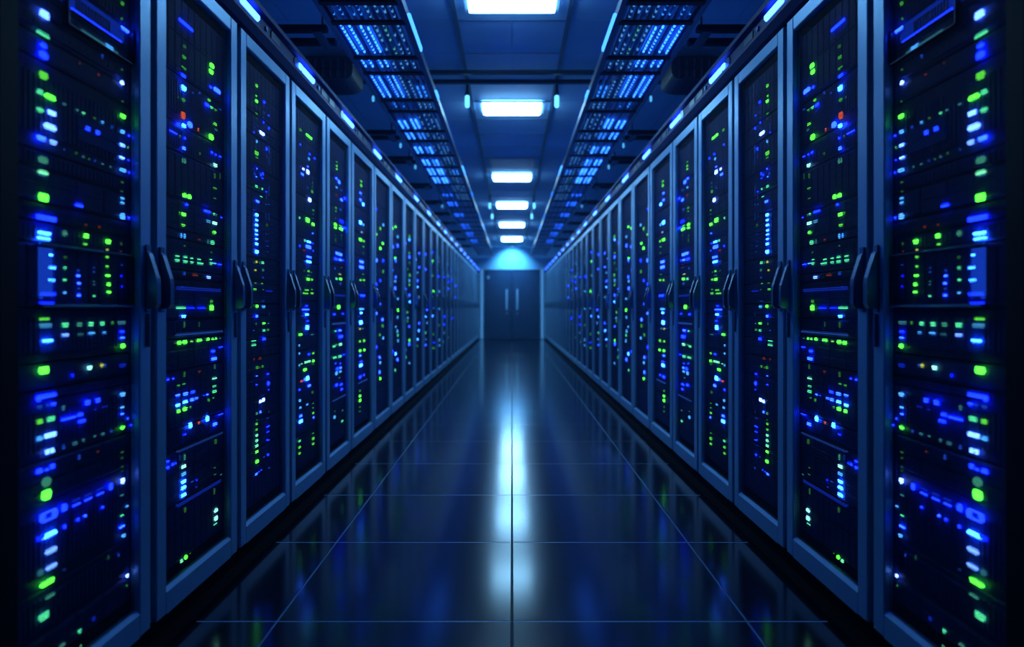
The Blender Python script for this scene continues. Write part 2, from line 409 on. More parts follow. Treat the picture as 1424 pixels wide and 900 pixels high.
    # supports from the tray to the wall
    for i, yy in enumerate((4.1, 6.46, 7.56, 9.16, 10.6, 11.9, 13.2, 14.7, 16.3, 18.1)):
        sp = thing('tray_support', 'dark double bar holding the %s cable tray, %s one from the camera' % (SIDE[s], ORD[i]), 'bracket', (s*1.9, yy, ZT), 'cable tray supports')
        for q in (-1, 1):
            m_ = MB(); m_.bbox(s*(TO+.026-1.9), s*(2.295-1.9), q*.10-.03, q*.10+.03, -.045, -.008, .006); m_.build('support_bar', M['cabinet'], sp)
        m_ = MB(); m_.tube([(s*(1.2-1.9), 0, -.047), (s*(1.2-1.9), 0, CEIL-ZT)], .007, 8); m_.bbox(s*(1.17-1.9), s*(1.23-1.9), -.13, .13, -.062, -.047, .003)
        m_.build('hanger_rod', M['steel'], sp)

# ------------------------------------------------------------------ light rails on top of the racks
BARS = [2.79, 3.60, 4.52, 5.49, 6.53, 7.72, 8.9, 10.05, 11.1, 12.2, 13.3, 14.5, 15.6, 16.8, 18.0, 19.3, 20.6, 21.8]
for s in (-1, 1):
    r = thing('light_rail', 'navy light rail with blue glowing bars along the top of the %s racks' % SIDE[s], 'light rail', (s*XR, 12, 2.309), 'rack-top light rails')
    y0, y1 = 1.45-12, 22.38-12
    prof = [(.0, 0), (.012, .004), (.034, .034), (.034, .05), (.014, .056), (.014, .122), (.036, .128), (.036, .15), (.025, .156), (-.42, .156), (-.42, 0)]
    m_ = MB(); m_.prism([(-s*p, z) for p, z in prof], 'y', y0, y1); m_.build('rail_body', M['rail'], r)
    for bi, yb in enumerate(BARS):
        yl = yb-12
        m_ = MB(); m_.bbox(-s*.010, -s*.030, yl-.07, yl+.12, .074, .106, .008); m_.build('light_bar', M['bar'], r)
        m_ = MB(); m_.bbox(-s*.010, -s*.030, yl-.135, yl-.09, .074, .106, .008); m_.build('light_dot', M['bar'], r)
        m_ = MB()   # rounded reflector behind the dot
        pts = [(yl-.16+.045*math.cos(a), .09+.030*math.sin(a)) for a in [2*math.pi*k/20 for k in range(20)]]
        m_.prism(pts, 'x', -s*.010, -s*.0185); m_.build('reflector', M['handle'], r)
        m_ = MB(); m_.bbox(s*.05, s*.09, yl-.25, yl+.35, .1565, .170, .004); m_.build('added_uplight', M['added_uplight'], r)  # hidden strip added to brighten the ceiling above the racks
        nxt = BARS[bi+1] if bi+1 < len(BARS) else yb+1.0
        m_ = MB(); m_.tube([(-s*.010, yl+.22, .088), (-s*.022, yl+.22, .088)], .012, 12); m_.build('sensor', M['handle'], r)
        for q in range(2):
            c = yl+.34+q*.17
            if c+.08 < nxt-12-.22:
                m_ = MB(); m_.bbox(-s*.010, -s*.018, c-.06, c+.06, .068, .112, .012); m_.build('cover_plate', M['steel'], r)

# ------------------------------------------------------------------ racks
EDG = [1.446, 2.096, 2.75, 3.395, 4.045, 4.68]
k = 1
while len(EDG) < 29:
    EDG.append(4.68 + .7704*k); k += 1
XS = XR + VS

def zz(z): return EYE + (z-EYE)*XS/1.23
UNITS = {
 0: [.16, .24, .36, .59, .70, .858, .885, .955, 1.10, 1.27, 1.325, 1.375, 1.464, 1.51, 1.745, 1.81, 1.87, 1.99, 2.05, 2.12, 2.25],
 1: [.16, .378, .576, .657, .869, .985, 1.057, 1.17, 1.206, 1.241, 1.354, 1.387, 1.50, 1.672, 1.78, 1.96, 2.25],
 2: [.16, .42, .56, .76, .86, .95, 1.06, 1.12, 1.22, 1.34, 1.56, 1.66, 1.77, 1.92, 2.02, 2.25],
 3: [.16, .36, .53, .67, .85, .95, 1.06, 1.14, 1.28, 1.37, 1.52, 1.66, 1.76, 1.92, 2.25],
 4: [.16, .45, .56, .75, .93, 1.02, 1.10, 1.24, 1.40, 1.53, 1.68, 1.80, 2.0, 2.25],
 5: [.16, .40, .56, .80, .95, 1.08, 1.22, 1.36, 1.52, 1.70, 1.90, 2.25],
}
LED = {}
def D(rack, ox, oy, sc, text):
    for e in text.split():
        a = e.split(',')
        LED.setdefault(rack, []).append((ox+float(a[0])/sc, oy+float(a[1])/sc, float(a[2])/sc, float(a[3])/sc, a[4]))
S1 = 5.627
D(0, 0, 0, S1, '''323,115,85,75,w 937,28,35,40,G 933,147,20,25,G 315,358,60,50,b 315,432,75,70,b 312,270,110,45,T 315,590,75,70,G2 935,547,18,25,Gd 933,648,40,45,W
940,793,14,20,Gd 288,722,55,55,T 368,762,95,50,g 480,815,30,35,td 605,492,15,25,rd 750,585,15,30,rd 780,440,15,40,bd''')
D(0, 0, 150, S1, '''290,15,60,50,T 382,40,75,50,w 583,20,28,28,td 632,44,30,28,T 720,82,22,26,Gd 783,115,28,28,c 857,150,26,30,bd 940,66,48,52,g 665,163,46,44,b 742,193,44,44,b
368,150,105,55,w 300,237,80,45,b2 392,268,60,50,w2 937,187,42,36,o 990,217,12,30,b 1025,230,22,16,b 1020,272,16,14,b 938,292,52,32,w 983,310,18,20,T 935,392,52,30,w 985,412,18,18,b
1020,330,12,26,b 1020,395,14,12,b 1020,432,14,10,b 940,488,58,36,o 990,505,12,26,b 1020,522,14,12,b 480,325,24,24,bd 576,357,28,26,Gd 632,380,28,26,td 677,398,22,24,Gd 724,412,24,24,bd
784,437,26,24,td 845,458,12,26,td 313,407,85,60,Td 313,508,85,48,T2 938,583,30,12,Gd 936,657,28,8,Gd 938,710,40,32,c 938,745,40,32,c 315,700,85,80,g 598,762,70,34,b 340,862,165,50,b
935,850,42,60,o 988,862,10,36,b''')
D(0, 0, 290, S1, '''325,195,110,42,C 318,238,115,32,C 482,195,42,56,Td 652,215,44,48,g 646,277,38,30,G2 825,257,46,50,g 930,277,24,26,Gd 652,128,18,16,rd 757,142,20,34,rd
376,362,40,24,C 388,462,66,26,C 380,562,66,24,C 355,668,130,28,b 345,738,120,26,B 487,300,26,16,rd 487,385,32,30,Gd 485,466,36,30,T 485,557,36,30,T 485,657,34,30,c
592,482,30,18,bd 592,527,38,22,b2 595,585,34,26,b2 595,630,32,22,bd 596,677,40,28,b2 716,467,22,18,bd 716,495,20,16,bd 716,568,18,18,td 716,598,18,18,td 716,683,26,24,T
820,322,26,16,y 818,382,32,34,G2 818,456,30,32,G2 823,526,46,30,g 830,594,40,38,g 832,656,42,32,g 928,333,22,14,rd 935,440,20,10,bd 933,527,20,18,B 935,612,16,14,B 325,862,90,36,G2''')
D(0, 0, 430, S1, '''333,128,105,45,cd 487,122,56,52,T 600,120,50,44,Td 690,117,46,46,T 780,113,42,42,T 860,108,18,34,G 932,106,72,38,td 350,248,92,42,C 490,204,66,32,w2 610,198,60,24,td
697,190,60,28,c 797,185,42,24,c 937,177,50,24,b 938,226,44,22,b2 940,290,44,48,g 318,478,85,70,g 547,520,26,26,B 678,457,46,48,T3 775,440,30,46,y 803,440,18,40,bd 940,440,60,40,Bd
340,680,170,40,b 275,705,46,50,b 285,765,48,48,bd 350,752,34,44,bd 395,742,42,44,b 473,770,24,56,td 662,730,46,58,b 743,712,42,52,b 935,665,44,46,o 937,770,34,30,o 937,818,36,24,b2
980,855,20,16,b2 1017,668,14,12,b 515,852,125,34,b 605,825,60,34,b 620,877,70,30,b 800,762,60,12,Bd 725,788,30,16,Bd 288,880,55,46,G2 375,860,70,50,T''')
D(0, 0, 590, S1, '''285,115,56,50,c 370,85,105,46,w 937,27,42,42,g 1008,8,24,18,b 345,215,40,56,w 385,208,40,52,w 475,180,28,44,bd 565,150,50,34,td 632,127,30,36,td 722,97,22,30,td
785,78,34,34,td 852,58,24,34,bd 285,370,60,50,b 345,355,40,34,b 387,330,46,46,b 597,258,18,60,bd 745,212,14,26,rd 937,218,30,20,Gd 937,265,30,20,Gd 937,335,28,22,Gd 937,368,28,16,Gd
938,442,38,60,W 338,452,78,80,Td 338,553,84,90,g 353,715,145,90,O 478,655,52,72,b 578,595,72,34,Bd 578,632,72,24,b 672,555,70,34,Bd 672,588,70,22,b 765,510,66,32,Bd 765,545,66,22,b 845,487,36,66,b
935,555,38,24,td 975,645,26,30,c 935,717,36,26,T 935,803,52,36,b2 945,872,38,36,o 590,748,34,28,b 645,720,28,28,b2 782,653,28,28,b 483,802,34,34,b 365,865,120,50,C 300,890,80,40,B
1020,640,12,30,bd 1020,755,12,30,bd''')
D(0, 0, 740, S1, '''376,145,100,50,w2 378,270,95,46,w2 292,318,56,56,td 345,395,120,50,g 370,500,80,40,Td 318,658,90,70,T 480,295,24,40,bdd 908,180,16,34,bd 975,342,32,38,W 973,418,16,22,G
600,775,34,44,T 465,885,55,30,Td 610,893,24,12,T 712,680,26,50,Bd 828,200,16,50,Gdd''')
S2 = 5.295
D(1, 210, 0, S2, '''243,185,105,26,b 230,342,22,26,Gd 228,420,28,26,G 217,490,18,18,G 233,508,18,20,G 223,557,38,24,b 225,648,34,44,C 185,716,14,16,td 223,735,26,28,G 220,850,30,60,r
433,485,32,40,g 428,528,32,36,g 425,642,20,24,b 472,668,50,34,b2 293,686,14,18,bd 343,684,14,22,bd 413,737,22,24,G2 397,772,28,30,b 431,790,22,24,T 461,810,20,20,G 495,808,24,14,bd''')
D(1, 210, 160, S2, '''185,68,22,36,b 225,80,30,32,C 270,72,36,44,b2 333,105,10,30,r 457,68,26,24,G2 465,108,24,16,td 428,162,36,42,g 150,125,60,14,b 198,155,10,26,td 233,170,14,26,b
226,246,24,28,b2 434,275,16,24,b 463,293,16,16,b 496,307,20,14,b 345,285,12,24,Gd 458,370,26,34,T3 217,335,10,44,Td 234,340,14,40,Td 455,447,12,44,Gd 494,450,6,50,Gdd 457,540,26,20,G
455,615,20,18,Gd 230,592,30,36,g 266,602,26,36,g 246,660,18,26,b 225,732,32,28,g 196,722,16,20,G 400,710,50,24,b 450,728,12,24,T 466,736,12,20,td 505,755,14,12,b 222,810,26,26,G2
408,782,30,28,cd 455,797,34,26,T3 450,866,26,26,G2''')
D(1, 210, 320, S2, '''208,40,10,36,c 232,45,14,38,c 452,18,24,26,g 437,92,28,32,T 405,85,6,36,td 340,72,14,20,rd 233,115,10,20,Gd 180,190,32,18,T 238,197,30,20,T 286,206,24,16,T 340,216,26,16,T
428,218,20,12,T 178,223,34,24,T 238,232,32,24,T 286,239,26,20,T 348,246,46,22,T 428,245,20,26,T 452,243,34,16,c 492,254,32,12,b 432,162,16,16,Gd 229,320,20,26,bd 410,347,30,26,w2
310,332,40,26,rd 215,420,18,12,b2 448,437,16,14,b2 205,573,70,24,T 278,572,60,14,B 358,572,60,16,B 430,525,20,28,G 431,572,30,46,g 217,635,14,26,C 232,635,14,26,C 230,695,12,50,Gd
340,695,10,40,Gdd 192,830,32,30,g 233,825,34,30,g 283,820,18,24,G2 340,813,38,26,g 405,805,22,26,g 440,801,16,18,g 465,798,16,18,g 497,795,14,12,G 500,864,32,14,b''')
D(1, 210, 480, S2, '''443,45,30,26,b 450,100,40,24,b2 108,253,18,22,b 148,247,16,16,b 230,215,14,44,Gd 340,195,16,26,rd 455,160,12,40,Gd 188,300,22,18,G 227,285,22,18,G 182,370,34,22,b2
238,358,36,26,b2 292,345,34,22,b 181,442,34,26,C 237,420,36,26,C 287,403,28,24,b2 320,392,28,16,b2 187,487,26,26,g 233,470,30,34,g 274,458,16,20,G 453,246,34,22,T2 453,303,30,16,T
453,342,32,22,T 446,390,14,12,G 402,366,18,16,b2 376,374,8,12,b 410,405,16,22,G 273,592,24,48,C 399,542,24,48,C 456,584,32,28,b2 338,572,18,20,r 500,512,40,14,b 233,657,24,10,b
107,857,20,24,b 142,880,12,24,b 165,868,12,16,b 232,825,12,50,Td 197,830,8,50,bdd 460,710,16,40,Gd''')
D(1, 210, 640, S2, '''107,10,20,20,b 107,55,22,26,b 145,32,14,26,b 225,48,34,28,T3 225,102,34,28,c 224,157,36,28,C 224,205,36,30,C 224,258,36,32,C 455,55,14,14,Gd 458,105,16,16,Gd
503,107,16,12,td 325,147,14,10,b 290,160,24,10,bd 320,200,14,14,bd 463,370,26,32,T3 463,428,26,38,T3 461,472,28,14,T 235,365,14,44,Gd 452,230,10,50,Gd 208,743,18,30,T2 239,715,22,32,g 273,688,8,18,Gd''')
D(2, 210, 0, S2, '''764,632,18,28,G2 763,664,10,10,Gd 763,706,14,18,G2 765,745,20,26,g 765,837,18,18,G 766,872,12,14,Gd 822,752,16,20,b 822,788,14,6,bd 822,828,14,14,bd 818,868,14,6,bd
856,788,12,8,bd 855,852,12,10,b 798,575,22,8,bdd''')
D(2, 210, 160, S2, '''805,133,38,30,W 818,55,12,16,b 818,20,12,6,bd 856,98,10,22,b 766,195,12,26,c 746,130,10,12,b 746,85,8,60,bdd 765,280,30,32,G2 768,312,22,14,G 838,250,12,26,b
857,250,8,60,bd 838,300,8,40,bdd 857,340,8,60,bdd 768,396,12,14,b2 750,430,10,30,bd 764,455,12,14,b2 797,440,8,24,b 812,432,8,30,b 810,465,12,12,b 763,526,18,26,T 784,537,8,14,Gd
807,545,14,18,T 838,565,8,14,b 838,600,6,50,bdd 857,560,6,90,bdd 773,636,28,20,b2 800,602,20,12,T 766,736,24,26,C 766,773,22,20,C 765,811,24,22,C 765,849,22,20,C 765,881,22,16,C
835,660,8,16,bd 857,660,8,16,bd 835,740,6,40,bdd 857,750,6,60,bdd 840,810,16,30,Gdd''')
D(2, 210, 320, S2, '''766,33,22,18,C 766,66,22,18,C 766,102,24,22,C 766,160,26,30,C2 838,30,8,8,bd 857,30,8,8,bd 838,82,10,6,bd 857,82,8,8,bd 845,120,26,6,bd 848,160,16,16,bdd 764,236,14,24,y
748,240,6,16,Gd 789,240,8,24,Gd 809,242,18,26,T 757,296,16,16,y 812,296,14,26,td 812,350,12,20,bd 757,392,20,12,G 806,395,18,14,G 753,437,26,16,G2 816,440,10,8,G 858,450,50,20,Bd
768,562,20,26,g 817,564,24,24,c 812,525,28,10,bd 766,634,18,24,b2 740,636,10,14,bd 820,687,24,16,g 853,686,14,14,td 762,692,8,24,Gd 820,740,20,20,T 850,735,20,16,G 820,803,24,26,b
745,818,36,14,T 745,847,36,20,T 858,620,6,26,bdd 745,740,12,14,bd''')
D(2, 210, 480, S2, '''768,165,16,28,G 788,165,6,20,Gd 809,157,14,20,G 790,100,20,24,rd 745,105,10,20,rd 768,229,14,12,b2 767,293,16,12,b 850,212,20,14,b 852,282,18,34,b 856,330,12,12,b
793,415,18,28,W 815,403,22,30,W 766,505,14,26,Td 793,493,14,22,b2 768,550,10,16,Gd 766,581,18,18,G2 766,623,18,16,G2 766,664,20,22,T2 766,704,22,24,T2 766,742,22,24,T2 766,786,20,26,g
768,857,26,26,g 850,598,26,14,b 850,638,22,10,b 850,540,22,8,bd 845,700,12,14,b 857,698,8,14,b 849,808,14,20,b 820,824,10,18,bd 855,490,6,30,bdd''')
D(2, 210, 640, S2, '763,103,22,18,b2 783,87,12,12,b 800,73,12,12,b 745,118,10,10,bd 857,58,10,20,bd')
S3 = 5.625
D(3, 400, 130, S3, '''90,285,22,22,G 157,338,50,22,g 88,400,10,14,b 162,475,14,16,b 155,512,16,22,c 200,508,14,18,b 112,592,18,22,W 147,615,26,36,W 147,572,16,16,b2 105,632,24,22,b2
183,700,10,14,td 183,730,10,12,td 180,768,16,30,G 162,833,26,34,W 145,738,8,20,bd''')
D(3, 400, 280, S3, '''190,70,14,18,G 190,102,10,14,Gd 82,130,12,20,T 146,147,32,38,g 188,180,26,24,g 190,132,10,10,td 187,252,12,14,b2 124,306,14,24,T 155,318,34,20,C 185,328,12,14,b
152,358,42,30,b2 85,350,12,16,b 118,384,22,22,rd 190,388,10,14,b 157,437,42,20,b2 155,474,40,24,C 153,548,18,20,G2 118,543,12,16,Gd 177,553,12,14,Gd 150,610,24,26,g 178,612,20,20,G2
155,580,26,8,td 140,694,34,16,G2 180,692,18,14,G 130,720,44,16,G2 181,720,24,18,G2 95,692,14,8,Gd 138,820,24,12,b 132,848,60,14,b2 140,886,24,20,C''')
D(3, 400, 430, S3, '''140,42,28,22,C 147,92,22,8,b 143,143,28,40,C 90,200,30,22,g 183,200,28,10,td 80,284,14,18,c 80,347,12,22,c 190,345,18,18,G2 157,353,22,16,b 145,413,52,20,T2
190,405,20,22,g 98,428,16,18,T 125,474,28,26,g 80,440,8,24,c 191,432,10,12,G 145,541,28,40,C 122,550,14,26,b2 98,563,22,20,r 158,598,24,24,b2 82,632,16,20,b 183,650,16,24,Gd 84,716,16,28,c
143,746,20,16,c 88,772,18,22,c 190,737,12,12,G 190,772,12,16,G 190,812,18,18,G2 92,836,24,22,b2 92,878,32,28,C 193,847,14,18,b2''')
D(3, 390, 380, 3.0, '74,700,10,12,T 74,727,10,12,G2 74,752,10,10,G2 131,690,10,14,G2 131,712,10,10,G2 131,668,8,8,G')
D(4, 400, 130, S3, '''375,535,14,16,G 375,567,16,18,G2 375,592,16,18,G2 372,665,16,20,b2 393,692,22,30,b2 374,735,16,18,c 410,757,16,18,bd 412,833,20,24,b2 438,822,18,24,b 368,890,14,14,G 372,795,12,24,rd''')
D(4, 400, 280, S3, '''368,52,18,20,G 368,78,14,16,G 405,65,20,24,bd 368,132,12,10,td 413,158,32,28,B 365,182,24,24,g 365,207,24,18,g 405,192,26,14,G2 408,218,32,24,g 440,213,26,18,b
365,268,12,12,Gd 413,268,12,12,Gd 365,305,10,40,Gdd 413,292,10,10,Gd 377,407,24,24,b2 403,415,30,28,b2 370,452,30,24,b 403,458,24,20,b2 425,462,12,16,b 413,517,14,14,rd 360,525,12,24,bd
400,570,20,14,y 373,606,18,22,T 405,608,24,22,g 403,645,16,24,bd 390,827,24,36,g 357,884,20,18,b 425,880,18,14,b''')
D(4, 400, 430, S3, '''365,172,16,16,T 400,167,24,18,b2 407,216,34,28,b 354,291,22,22,T 370,280,12,20,G 404,276,26,24,T2 360,380,30,20,T 400,370,26,24,T 431,357,16,10,b 367,425,12,14,b
403,425,14,10,b 380,468,24,28,b 405,458,18,20,b2 373,502,20,30,c 403,488,20,20,c 397,538,14,14,td 373,594,20,24,b 410,590,24,18,b 414,627,20,18,b 358,845,18,28,c 420,793,14,14,td 418,876,16,20,T 360,800,12,14,Gd''')
D(5, 400, 130, S3, '567,688,18,16,G2 567,720,16,26,G2 562,780,16,18,b2 578,808,32,10,bd 562,833,18,22,b2 583,870,18,22,C')
D(5, 400, 280, S3, '''584,22,18,26,C 562,165,24,32,C 585,182,14,24,c 571,242,16,18,w2d 562,300,24,24,g 588,312,16,20,G2 585,355,12,16,G 585,405,12,16,Gd 570,473,34,24,b2 570,516,36,26,b2
583,572,14,12,G 562,616,16,18,G2 588,616,18,18,G2 578,738,40,20,b 570,843,38,20,c 568,873,20,18,C''')
D(5, 400, 430, S3, '''568,30,20,18,C 565,105,26,34,C 557,155,14,16,y 579,153,18,14,td 557,252,14,20,G2 590,247,18,24,G2 559,326,18,20,g 592,320,16,20,g 560,364,18,16,b2 567,412,22,16,b
565,440,26,28,C 560,530,22,24,b 588,515,12,18,b 558,640,12,18,G 558,680,16,22,g 558,715,16,24,g 558,765,10,12,G 558,800,12,12,G''')
# shelf lips; L is emission painted for light caught on the edge: (x0, y0, x1, y1, thickness px, colour)
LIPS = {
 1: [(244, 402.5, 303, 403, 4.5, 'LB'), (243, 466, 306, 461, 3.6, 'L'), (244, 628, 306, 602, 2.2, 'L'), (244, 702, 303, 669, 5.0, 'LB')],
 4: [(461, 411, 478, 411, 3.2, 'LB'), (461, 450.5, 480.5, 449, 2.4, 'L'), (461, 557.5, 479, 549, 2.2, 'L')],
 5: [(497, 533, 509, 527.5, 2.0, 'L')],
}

_led_cache = {}
def led_mesh(w_, h_, c, s):
    """a raised lens, or a ring for the outlined lamps; lies in the local y-z plane, bulging into the aisle"""
    key = (round(w_, 4), round(h_, 4), c, s)
    if key in _led_cache: return _led_cache[key]
    m = MB(); dp = min(.006, .35*min(w_, h_)+.001)
    a, b = w_/2, h_/2; r = min(a, b)*.75; N = 3
    def outline(k):
        pts = []
        aa, bb, rr_ = a*k, b*k, r*k
        for (sx, sz, t0) in ((1, 1, 0), (-1, 1, 90), (-1, -1, 180), (1, -1, 270)):
            for i in range(N):
                t = math.radians(t0+90*i/(N-1)); pts.append((sx*(aa-rr_)+rr_*math.cos(t), sz*(bb-rr_)+rr_*math.sin(t)))
        return pts
    n = 4*N
    if c in ('o', 'O'):
        R = [outline(1), outline(1), outline(.55), outline(.55)]; X = [0, -s*dp, -s*dp, 0]
        vs = [(X[i], p[0], p[1]) for i in range(4) for p in R[i]]
        fs = [(i*n+k, i*n+(k+1) % n, (i+1)*n+(k+1) % n, (i+1)*n+k) for i in range(3) for k in range(n)]
    else:
        R = [outline(1), outline(1), outline(.7)]; X = [0, -s*dp*.6, -s*dp]
        vs = [(X[i], p[0], p[1]) for i in range(3) for p in R[i]]
        fs = [(i*n+k, i*n+(k+1) % n, (i+1)*n+(k+1) % n, (i+1)*n+k) for i in range(2) for k in range(n)]
        fs.append(tuple(range(2*n, 3*n)))
    m.add(vs, fs)
    me = m.mesh(PAL[c][1], M['led_' + c]); _led_cache[key] = me
    return me

def server_unit(s, z0, z1, hw, style, rr):
    """one rack unit: face plate with ears, and what its front carries; local x = 0 at the face, y along the row"""
    m = MB(); h = z1-z0; g = .0022
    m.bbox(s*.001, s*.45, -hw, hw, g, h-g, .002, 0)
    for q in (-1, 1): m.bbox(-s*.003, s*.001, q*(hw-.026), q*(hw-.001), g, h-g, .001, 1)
    a, b = -hw+.032, hw-.032
    if style == 'bays':
        rows = 2 if h > .17 else 1; n = 10; cw = (b-a)/n; ch = (h-2*g-.006)/rows
        for i in range(n):
            for j in range(rows):
                y0, zb = a+i*cw+.0025, g+.003+j*ch+.002
                m.bbox(-s*.006, s*.001, y0, y0+cw-.005, zb, zb+ch-.004, .0015, 1)
                m.box(-s*.0075, -s*.006, y0+.006, y0+cw-.011, zb+.01, zb+.02, 0)
    elif style == 'trays':
        n = 4; cw = (b-a)/n; rows = max(1, int(h/.036)); ch = (h-2*g-.004)/rows
        for i in range(n):
            for j in range(rows):
                y0, zb = a+i*cw+.003, g+.002+j*ch+.0018
                m.bbox(-s*.005, s*.001, y0, y0+cw-.006, zb, zb+ch-.0036, .0015, 1)
                m.box(-s*.0065, -s*.005, y0+cw*.62, y0+cw-.014, zb+ch*.3, zb+ch*.5, 0)
    elif style == 'ports':
        n = 14; cw = (b-a)/n
        m.bbox(-s*.004, s*.001, a, b, h*.2, h*.82, .001, 1)
        for i in range(n): m.box(-s*.0055, -s*.004, a+i*cw+.004, a+(i+1)*cw-.005, h*.32, h*.66, 0)
    elif style == 'vents':
        n = 26; cw = (b-a)/n
        for i in range(n): m.box(-s*.004, s*.001, a+i*cw+.003, a+(i+1)*cw-.003, h*.18, h*.82, 1)
    else:
        m.bbox(-s*.003, s*.001, a+.01, b-.01, h*.15, h*.85, .001, 1)
    return m

_unit_cache = {}
def unit_mesh(s, h, hw, style):
    key = (s, round(h, 3), round(hw, 3), style)
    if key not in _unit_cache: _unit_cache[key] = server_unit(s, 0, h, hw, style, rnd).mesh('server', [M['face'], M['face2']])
    return _unit_cache[key]

ZB, ZTOP, OB, OT = .070, 2.306, .155, 2.243
_shell_cache = {}
def rack_shell(root, s, wd, near, first=False):
    """cabinet, plinth, mounting rails, door with perforated sheet and two handles"""
    key = (s, round(wd, 3), first)
    if key not in _shell_cache:
        hw = wd/2-.004; c = {}
        m = MB(); v0, v1 = .0315, 1.0
        for q in (-1, 1): m.box(s*v0, s*v1, q*hw, q*(hw-.012), .058, 2.304)
        m.box(s*v0, s*v1, -hw+.012, hw-.012, 2.285, 2.304); m.box(s*v0, s*v1, -hw+.012, hw-.012, .058, .085); m.box(s*(v1-.012), s*v1, -hw+.012, hw-.012, .085, 2.285)
        c['cabinet'] = m.mesh('cabinet', M['cabinet'])
        m = MB(); m.box(s*.012, s*.98, -hw, hw, .001, .0575); c['plinth'] = m.mesh('plinth', M['plinth'])
        m = MB(); dh = wd/2-.0165; st = .062
        for q in (-1, 1): m.bbox(s*.0, s*.03, q*dh, q*(dh-st), ZB, ZTOP-.003, .004, 1 if first and q < 0 else 0)  # near stile of the first rack painted black, standing in for shade
        m.bbox(s*.0, s*.03, -dh+st, dh-st, OT, ZTOP-.003, .004)
        # bottom rail with a sloped inner edge
        m.prism([(s*.0, ZB), (s*.0, OB-.012), (s*.010, OB), (s*.03, OB), (s*.03, ZB)], 'y', -dh+st, dh-st)
        c['door'] = m.mesh('door', [M['frame'], M['cabinet']])
        iw = dh-st
        m = MB(); m.box(s*.0165, s*.018, -iw, iw, OB, OT); c['mesh_panel'] = m.mesh('mesh_panel', M['mesh'])
        hm = MB(); pr = [(0, 1.285), (.012, 1.272), (.036, 1.195), (.038, 1.175), (.038, 1.112), (.030, 1.098), (0, 1.095)]
        hm.prism([(-s*p, z) for p, z in pr], 'y', -.011, .011)
        hm.bbox(-s*.0005, -s*.006, -.014, .014, 1.085, 1.30, .002)
        c['handle'] = hm.mesh('handle', M['handle'])
        lm = MB(); lm.bbox(-s*.0003, -s*.010, -.007, .007, .975, 1.08, .003); c['lock_bar'] = lm.mesh('lock_bar', M['handle'])
        m = MB()
        for q in (0,): m.box(s*.034, s*.05, -.009, .009, .09, 2.28)
        c['mounting_rail'] = m.mesh('mounting_rail', M['steel'])
        c['dh'] = dh
        _shell_cache[key] = c
    c = _shell_cache[key]; dh = c['dh']
    link('cabinet', c['cabinet'], root); link('plinth', c['plinth'], root)
    d = link('door', c['door'], root)
    link('mesh_panel', c['mesh_panel'], d)
    if not first: link('handle', c['handle'], d, (0, -dh+.026, 0))
    link('handle', c['handle'], d, (0, dh-.022, 0))
    if near:
        link('lock_bar', c['lock_bar'], d, (0, dh-.022, 0))
        for q in (-1, 1): link('mounting_rail', c['mounting_rail'], root, (0, q*(wd/2-.05), 0))

